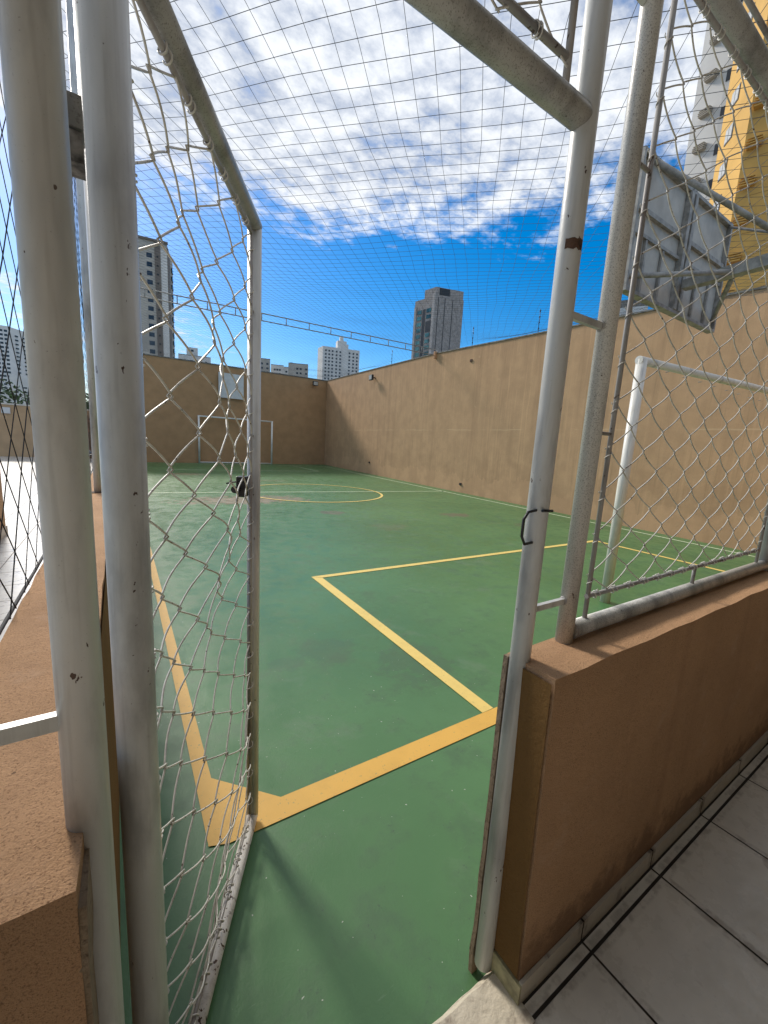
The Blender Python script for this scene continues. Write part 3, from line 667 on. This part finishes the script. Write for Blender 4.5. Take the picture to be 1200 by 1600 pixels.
MB().tube([(xm, .80, WT), (xm, .80, 4.3)], .06, 20).build('mast', M_BOARDF, bb)
wx = S(4.40, 22.6, 0)
tb = thing('wall_backboard', (wx[0] + .65, 23.55, 3.4), 'plain white backboard panel mounted on the shaded end wall above the far goal', 'backboard')
q0 = E0 + eu * (4.58 - E0.x) / eu.x * 1.0
MB().obox(tuple(q0), tuple(eu), tuple(-en), 0, 1.33, .09, .12, 3.42, 4.70).build('board', M_WHITE, tb)
for a in (.3, 1.0): MB().obox(tuple(q0), tuple(eu), tuple(-en), a - .03, a + .03, 0, .088, 3.6, 4.5).build('bracket', M_BOARDF, tb)

# ------------------------------------------------------------------ terrace side
pw = thing('parapet_wall', (-5, 24.3, 0), 'tan parapet wall closing the far side of the white tiled terrace', 'wall')
MB().box(-13, -.5, 24.2, 24.4, 0, 2.24).build('wall', M_PARA, pw); MB().box(-13.03, -.5, 24.17, 24.43, 2.241, 2.30).build('coping', simple('pale_coping', (.62, .58, .5), .8), pw)
tag(MB().box(-4.15, -3.85, 24.13, 24.17, 1.86, 2.12).build('switch_box', M_WHITE, bevel=.01), 'small white box fixed on the tan parapet across the terrace', 'switch box')
sg = thing('slat_gate', (-.9, 24.0, 0), 'brown slatted metal gate standing before the parapet beyond the bicycle', 'gate')
m = MB()
for k in range(9): m.box(-1.30 + k * .13, -1.21 + k * .13, 23.98, 24.02, .06, 2.0)
m.build('slat_panel', M_SLAT, sg); 
for z in (.2, 1.8): MB().box(-1.33, -.10, 24.03, 24.07, z, z + .08).build('rail', M_SLAT, sg)
pr_ = thing('pier', (-1.6, 6.9, 0), 'tan rendered pier with pale tiled foot at the left edge of the terrace', 'pier')
MB().box(-2.1, -1.32, 6.6, 7.3, 0, 2.7).build('shaft', M_PARA, pr_); MB().box(-2.115, -1.305, 6.585, 7.315, 0, .12).build('foot_tiles', M_SKIRT, pr_)
# bicycle leaning by the side wall
bk = thing('bicycle', (-.52, 9.0, 0), 'dark bicycle parked on the terrace against the left side wall', 'bicycle')
def ring(cy_, r, wr, x): return [(x, cy_ + r * math.cos(i * math.pi / 16), r + .02 + r * math.sin(i * math.pi / 16)) for i in range(33)]
for y in (8.25, 9.28):
    wh = MB().tube(ring(y, .31, .02, -.45), .024, 8, False).build('wheel', M_BLACK, bk)
    m = MB()
    for i in range(12): m.tube([(-.45, y, .33), (-.45, y + .29 * math.cos(i * math.pi / 6), .33 + .29 * math.sin(i * math.pi / 6))], .002, 4)
    m.tube(ring(y, .29, .02, -.45), .008, 6, False); m.build('rim', M_WHITE, wh)
m = MB(); hd = (-.45, 8.42, .95); st = (-.45, 9.05, .92); bbk = (-.45, 8.85, .32)
for a, b in ((hd, bbk), (bbk, st), ((-.45, 8.44, .88), (-.45, 9.03, .84)), (bbk, (-.45, 9.28, .33)), (st, (-.45, 9.28, .33)), (hd, (-.45, 8.25, .33))): m.tube([a, b], .016, 8)
m.build('frame', simple('dark_red_frame', (.06, .015, .015), .4), bk)
m = MB(); m.tube([(-.72, 8.45, 1.05), (-.60, 8.40, 1.07), (-.45, 8.42, 1.0), (-.30, 8.40, 1.07), (-.20, 8.45, 1.05)], .013, 8); m.build('handlebar', M_BLACK, bk)
m = MB(); m.tube([(-.45, 8.92, 1.0), (-.45, 9.05, 1.01), (-.45, 9.18, 1.02)], .05, 10, True, [.02, .045, .065]); m.build('saddle', M_BLACK, bk)

def leaves(mb, c, rad, n, size, flat=1.0):
    for _ in range(n):
        d = Vector((random.gauss(0, 1), random.gauss(0, 1), random.gauss(0, 1) * flat)).normalized() * (random.random() ** .45)
        p = Vector((c[0] + d.x * rad[0], c[1] + d.y * rad[1], c[2] + d.z * rad[2]))
        if noise.noise(p * (1.6 / max(rad))) < -.18: continue
        a = Vector((random.gauss(0, 1), random.gauss(0, 1), random.gauss(0, .6))).normalized() * size; b = a.orthogonal().normalized() * size * .45
        mb.quad(p - a, p + b, p + a, p - b)
def tree(name, x, y, z0, h, rad, n, size, label, group=None, cat='tree'):
    t = thing(name, (x, y, z0), label, cat, group)
    m = MB(); m.tube([(x, y, z0), (x + .05 * h, y, z0 + h * .5), (x, y, z0 + h * .95)], .1, 8, True, [h * .035, h * .022, h * .006])
    for k in range(5):
        a = k * 1.3; m.tube([(x + .03 * h, y, z0 + h * (.35 + .08 * k)), (x + rad[0] * .6 * math.cos(a), y + rad[1] * .6 * math.sin(a), z0 + h * (.6 + .06 * k))], .03, 5, True, [h * .012, h * .004])
    m.build('trunk', M_BARK, t)
    m = MB()
    for k in range(7):
        a = k * .9 + x; leaves(m, (x + rad[0] * .45 * math.cos(a), y + rad[1] * .45 * math.sin(a), z0 + h - rad[2] * (.5 + .12 * k)), tuple(r * .62 for r in rad), n // 7, size)
    m.build('crown', M_LEAF, t)
tree('tree', -7.2, 34, -2, 6.1, (2.6, 2, 2.1), 2600, .16, 'dark green tree behind the parapet below the left white tower', 'trees behind the terrace parapet')
tree('tree', -3.6, 36, -2, 5.6, (1.9, 2, 1.7), 2000, .16, 'dark green tree behind the parapet, closest to the big left post', 'trees behind the terrace parapet')
tree('tree', -.9, 29, -2, 5.9, (1.2, 1.2, 1.5), 1500, .13, 'narrow leafy tree glimpsed in the slot between the two left pipes', 'trees behind the terrace parapet')
tree('shrub', 11.3, 3.3, 0, 5.2, (.9, .9, .6), 2200, .09, 'leafy shrub top peeping over the right wall below the yellow tower', cat='shrub')

# ------------------------------------------------------------------ unseen roof over the camera side, put in to keep the tiles dark
rf = thing('porch_roof', (2, -2, 3), 'unseen flat porch roof above the tiled floor outside the gate', 'roof')
MB().box(-8, 9.5, -5, .30, 3.0, 3.25).build('slab', M_CEIL, rf)
bw = thing('porch_wall', (2, -5, 0), 'tan wall behind the tiled porch', 'wall'); MB().box(-8, 9.5, -5.2, -5.001, -.1, 3.0).build('wall', M_PARA, bw)

# ------------------------------------------------------------------ city towers
def polar(az, d): a = math.radians(az); return Vector((d * math.sin(a), d * math.cos(a), 0))
def facade(t, P0, P1, cols, z0, fh, nfl, w_, h_, mat, name='window', skip=None, frame=None, out=.04):
    """one window mesh, copied over the facade P0->P1 (camera side); at most 100 in all"""
    u_ = (P1 - P0).normalized(); n_ = Vector((u_.y, -u_.x, 0))
    if n_.dot(P0) > 0: n_ = -n_
    L = (P1 - P0).length; first = None; out_l = []
    base = world_loc(t)
    for c in cols:
        for k in range(nfl):
            if skip and skip(c, k): continue
            p = P0 + u_ * (L * c) + Vector((0, 0, z0 + k * fh))
            if first is None:
                m = MB(); m.obox((0, 0, 0), tuple(u_), tuple(n_), -w_ / 2, w_ / 2, -.1, out, -h_ / 2, h_ / 2)
                o = m.build(name, mat, t, origin=(0, 0, 0)); first = o
            else: o = first.copy(); COL.objects.link(o); o.parent = t
            o.location = p - Vector(base); out_l.append(o)
    return out_l
def tower_body(t, foot, h, mat, name='wall', z0=-6): return MB().prism([(p.x, p.y) for p in foot], z0, h).build(name, mat, t)
def strip(t, P0, P1, c0, c1, z0, z1, mat, name, out=.06):
    u_ = (P1 - P0).normalized(); n_ = Vector((u_.y, -u_.x, 0))
    if n_.dot(P0) > 0: n_ = -n_
    L = (P1 - P0).length
    return MB().obox(tuple(P0), tuple(u_), tuple(n_), L * c0, L * c1, -.2, out, z0, z1).build(name, mat, t)

# beige tower, far left behind the end wall
D0 = 177; a0, a1, a2 = polar(.1, D0), polar(5.72, D0 * .995), polar(6.25, D0 * 1.09)
t = thing('apartment_tower', (a0.x + 8, a0.y + 8, -6), 'tall beige apartment tower with brown vertical strip left of the gate mesh', 'apartment tower', 'apartment towers beyond the court')
bk_ = a2 + (a0 - a1); tower_body(t, [a0, a1, a2, bk_], 66.0, M_BEIGE)
strip(t, a0, a1, .775, .875, -6, 66.6, M_BROWN, 'brown_strip', .25); strip(t, a0, a1, .885, 1.0, -6, 64.2, M_BEIGE2, 'pale_panel', .10)
strip(t, a1, a2, .0, .4, -6, 65, M_BROWN, 'brown_strip', .2)
facade(t, a0, a1, (.18, .45, .68), 12.0, 2.9, 18, 1.7, 1.45, M_GLASS)
facade(t, a0, a1, (.825,), 12.0, 2.9, 18, .55, .6, M_BLACK, 'small_window', out=.32)
facade(t, a1, a2, (.7,), 12.0, 2.9, 18, 3.2, 1.4, M_GLASS, 'balcony_window', out=.5)
strip(t, a0, a1, -.02, 1.02, 66.0, 66.7, M_BROWN, 'roof_edge', .5)

# grey tower
D0 = 213; g0, g1, g2 = polar(35.85, D0 * 1.045), polar(38.42, D0), polar(42.1, D0 * 1.03)
t = thing('office_tower', (g1.x, g1.y + 10, -6), 'slender dark grey tower with a green glazed left side and black vertical grooves', 'office tower', 'apartment towers beyond the court')
tower_body(t, [g0, g1, g2, g2 + (g0 - g1)], 73.5, M_GT)
strip(t, g0, g1, .90, 1.0, -6, 74.6, M_GTL, 'corner_pier', .5); strip(t, g0, g1, 0, .10, -6, 70.5, M_GTL, 'corner_pier', .4)
strip(t, g0, g1, .42, .55, 8, 68.5, M_BLACK, 'dark_recess', .12)
facade(t, g0, g1, (.26,), 9.5, 2.9, 21, 2.9, 1.7, M_GLASSG, 'balcony_glass', out=.22)
facade(t, g0, g1, (.73,), 9.5, 2.9, 21, 3.0, 1.7, M_GLASSG, 'balcony_glass', skip=lambda c, k: k in (17, 18), out=.22)
strip(t, g0, g1, .60, .88, 57.3, 62.5, M_BLACK, 'dark_opening', .1)
for c in (.10, .33, .60): strip(t, g1, g2, c, c + .022, -6, 73.0, M_BLACK, 'groove', .05)
cc = (g0 + g1 + g2) / 3; uu = (g2 - g1).normalized(); vv = (g0 - g1).normalized()
WG = (g2 - g1).length; q = [g1 + uu * .5 + vv * .4, g1 + uu * (WG - .1) + vv * .4, g1 + uu * (WG - .1) + vv * 8, g1 + uu * .5 + vv * 8]
tower_body(t, q, 77.6, M_GT, 'roof_block', 73.51)
strip(t, q[0], q[1], .12, .50, 74.2, 77.4, M_BLACK, 'roof_opening', .05)

# white tower in the middle
D0 = 370; h0, h1, h2 = polar(23.35, D0 * 1.03), polar(24.0, D0), polar(28.85, D0 * 1.02)
t = thing('apartment_tower', (h1.x, h1.y + 20, -6), 'white apartment block with rows of small square windows above the far wall corner', 'apartment tower', 'apartment towers beyond the court')
tower_body(t, [h0, h1, h2, h2 + (h0 - h1) * 4], 80.5, M_WT)
facade(t, h1, h2, (.08, .17, .26, .37, .47, .72, .83, .93), 54, 2.9, 9, 1.5, 1.45, M_GLASS, out=.06)
facade(t, h1, h2, (.60,), 54, 2.9, 9, .9, .9, M_GLASS, 'small_window')
strip(t, h1, h2, .52, .68, 30, 84.0, M_WT, 'stair_core', .5)
um = (h2 - h1).normalized(); nm = Vector((-um.y, um.x, 0)); q = h1 + um * 13 + nm * 2
tower_body(t, [q, q + um * 8, q + um * 8 + nm * 7, q + nm * 7], 87.0, M_WT, 'roof_block', 80.52); q = q + um * 2.2 + nm * .5
tower_body(t, [q, q + um * 3, q + um * 3 + nm * 3, q + nm * 3], 90.5, M_WT, 'water_tank', 87.02)

# left white tower over the terrace
D0 = 424; l0, l1, l2 = polar(-13.0, D0), polar(-8.7, D0 * .99), polar(-7.35, D0 * 1.02)
t = thing('apartment_tower', (l1.x, l1.y + 20, -6), 'white apartment tower seen through the black net at the left edge', 'apartment tower', 'apartment towers beyond the court')
tower_body(t, [l0, l1, l2, l2 + (l0 - l1)], 70.0, M_WT)
facade(t, l0, l1, (.80, .88, .96), 26, 2.9, 15, 1.8, 1.5, M_GLASS, out=.06)
facade(t, l1, l2, (.42, .86), 24, 2.9, 15, 2.2, 1.0, M_GLASS, 'balcony_window', out=.6)
a = polar(-8.9, 380); b = polar(-6.6, 380); t = thing('low_building', (a.x, a.y + 8, -6), 'plain grey low building at the foot of the left white tower', 'building', 'low buildings beyond the court')
tower_body(t, [a, b, b + Vector((0, 15, 0)), a + Vector((0, 15, 0))], 33.0, M_BEIGE2); facade(t, a, b, (.2, .5, .8), 22, 3, 2, 2, 1, M_GLASS)

def small(az0, az1, d, el, mat, label, wins=(.3, .7), top=None, rows=3):
    a, b = polar(az0, d), polar(az1, d); h = 1.5 + d * math.tan(math.radians(el)); back = ((a + b) / 2).normalized() * 14
    t = thing('low_building', tuple((a + b) / 2 + back * .5 + Vector((0, 0, -6))), label, 'building', 'low buildings beyond the court')
    tower_body(t, [a, b, b + back, a + back], h, mat); facade(t, a, b, wins, h - 3.2 - 3 * (rows - 1), 3, rows, 1.5, 1.3, M_GLASS)
    MB().prism([((a * 1.001).x, (a * 1.001).y), ((b * 1.001).x, (b * 1.001).y), ((b + back * .98).x, (b + back * .98).y), ((a + back * .98).x, (a + back * .98).y)], h + .01, h + .5).build('roof_edge', M_CONC, t)
    if top:
        c0, c1, hh = top; p, q_ = a.lerp(b, c0) + back * .2, a.lerp(b, c1) + back * .2
        tower_body(t, [p, q_, q_ + back * .5, p + back * .5], h + hh, mat, 'roof_block', h + .52)
        facade(t, p, q_, (.5,), h + hh * .65, 3, 1, 1.6, 1.2, M_GLASS)
    return t
small(6.6, 10.2, 300, 9.1, M_WT, 'white low block with a roof house between the beige tower and the gate stile', (.2, .4, .6, .85), (.25, .6, 5.6))
small(15.0, 17.3, 320, 9.75, M_BEIGE, 'beige low block right beside the free stile of the gate', (.3, .55, .85), (.3, .5, 1.2))
small(17.4, 19.0, 340, 9.15, M_BEIGE2, 'small pale block between the beige block and the grey one', (.3, .5, .7))
small(19.6, 22.15, 310, 9.55, M_BEIGE, 'boxy pinkish grey block left of the middle white tower', (.45, .62, .9), (.1, .2, .8))
small(19.0, 19.7, 345, 9.0, M_BEIGE2, 'thin pale block just left of the boxy pinkish grey one', (.5,), None, 2)
small(59.5, 63.2, 34, 16.6, M_ROOFW, 'flat white roofed building behind the right wall under the backboard', (), None, 1)

# right hand towers
def ledge(t, P0, P1, c, z, mat, w_=1.0):
    """louvred ledge for an air conditioner"""
    u_ = (P1 - P0).normalized(); n_ = Vector((u_.y, -u_.x, 0))
    if n_.dot(P0) > 0: n_ = -n_
    p = P0 + u_ * ((P1 - P0).length * c); m = MB()
    for k in range(4): m.obox((0, 0, 0), tuple(u_), tuple(n_), -w_ / 2 * (1 - .12 * abs(k - 1.5)), w_ / 2 * (1 - .12 * abs(k - 1.5)), .02, .55, -.30 + k * .19, -.22 + k * .19)
    m.obox((0, 0, 0), tuple(u_), tuple(n_), -w_ / 2 + .08, w_ / 2 - .08, .0, .40, -.25, .36)
    return m, p
D0 = 63; w0, w1, w2 = polar(64.55, D0 * 1.01), polar(66.85, D0 * .985), polar(67.5, D0 * .98)
t = thing('apartment_tower', (w0.x, w0.y, -6), 'white residential tower with louvred ledges beside the yellow tower at upper right', 'apartment tower', 'apartment towers beyond the court')
tower_body(t, [w0, w1, w2, w2 * 1.2, w0 * 1.22], 76, M_WT)
base_w = world_loc(t); m, p = ledge(t, w0, w1, .52, 0, M_BEIGE2, 1.3); le = m.build('air_conditioner_ledge', M_BEIGE, t, origin=(0, 0, 0)); zl = [1.5 + D0 * math.tan(math.radians(e)) for e in (33.9, 31.5, 29.1, 26.6)]
fl = 3.55; zs = [zl[1] + fl * k for k in range(-5, 10)]
le.location = p + Vector((0, 0, zs[0])) - Vector(base_w)
for z in zs[1:]: c = le.copy(); COL.objects.link(c); c.parent = t; c.location = p + Vector((0, 0, z)) - Vector(base_w)
facade(t, w1, w2, (.5,), zs[0] - .9, fl, 15, 0.6, 1.1, M_GLASS, out=.05)
fl = 2.9
y0, y1, y2 = polar(67.25, 52.5), polar(69.35, 47.8), polar(80, 47.5)
t = thing('apartment_tower', (y1.x, y1.y, -6), 'yellow ochre residential tower rising at the upper right edge', 'apartment tower', 'apartment towers beyond the court')
tower_body(t, [y0, y1, y2, y2 + (y0 - y1)], 62, M_YT)
zy = 1.5 + 50 * math.tan(math.radians(30.1))
wl = facade(t, y0, y1, (.36,), zy - 5 * fl, fl, 15, 1.25, 1.3, simple('aluminium_window_frame', (.10, .095, .09), .5), out=.05)
u_ = (y1 - y0).normalized(); n_ = Vector((u_.y, -u_.x, 0)); n_ = -n_ if n_.dot(y0) > 0 else n_
pm = None
for o in wl:
    if pm is None:
        m = MB(); m.obox((0, 0, 0), tuple(u_), tuple(n_), -.55, -.04, .051, .08, -.56, .56); m.obox((0, 0, 0), tuple(u_), tuple(n_), .04, .55, .051, .08, -.56, .56)
        pm = m.build('pane', simple('pale_curtained_glass', (.52, .52, .5), .2), o, origin=world_loc(o)); pm.location = (0, 0, 0); 
        me = pm.data
        for v_ in me.vertices: v_.co = v_.co + Vector(world_loc(o))
    else: c = pm.copy(); COL.objects.link(c); c.parent = o; c.location = (0, 0, 0)
base_y = world_loc(t)
for ci, cpos in enumerate((.075, .42)):
    m, p = ledge(t, y1, y2, cpos, 0, M_YT, 1.1); le = m.build('air_conditioner_ledge', M_YT, t, origin=(0, 0, 0))
    zq = 1.5 + 48 * math.tan(math.radians(28.3)); zs = [zq + fl * k for k in range(-5, 11)]; le.location = p + Vector((0, 0, zs[0])) - Vector(base_y)
    for z in zs[1:]: c = le.copy(); COL.objects.link(c); c.parent = t; c.location = p + Vector((0, 0, z)) - Vector(base_y)
for k in range(16):
    strip(t, y1, y2, 0, 1, zy - 5 * fl + k * fl - 1.2, zy - 5 * fl + k * fl - 1.16, M_YTD, 'floor_joint', .012)
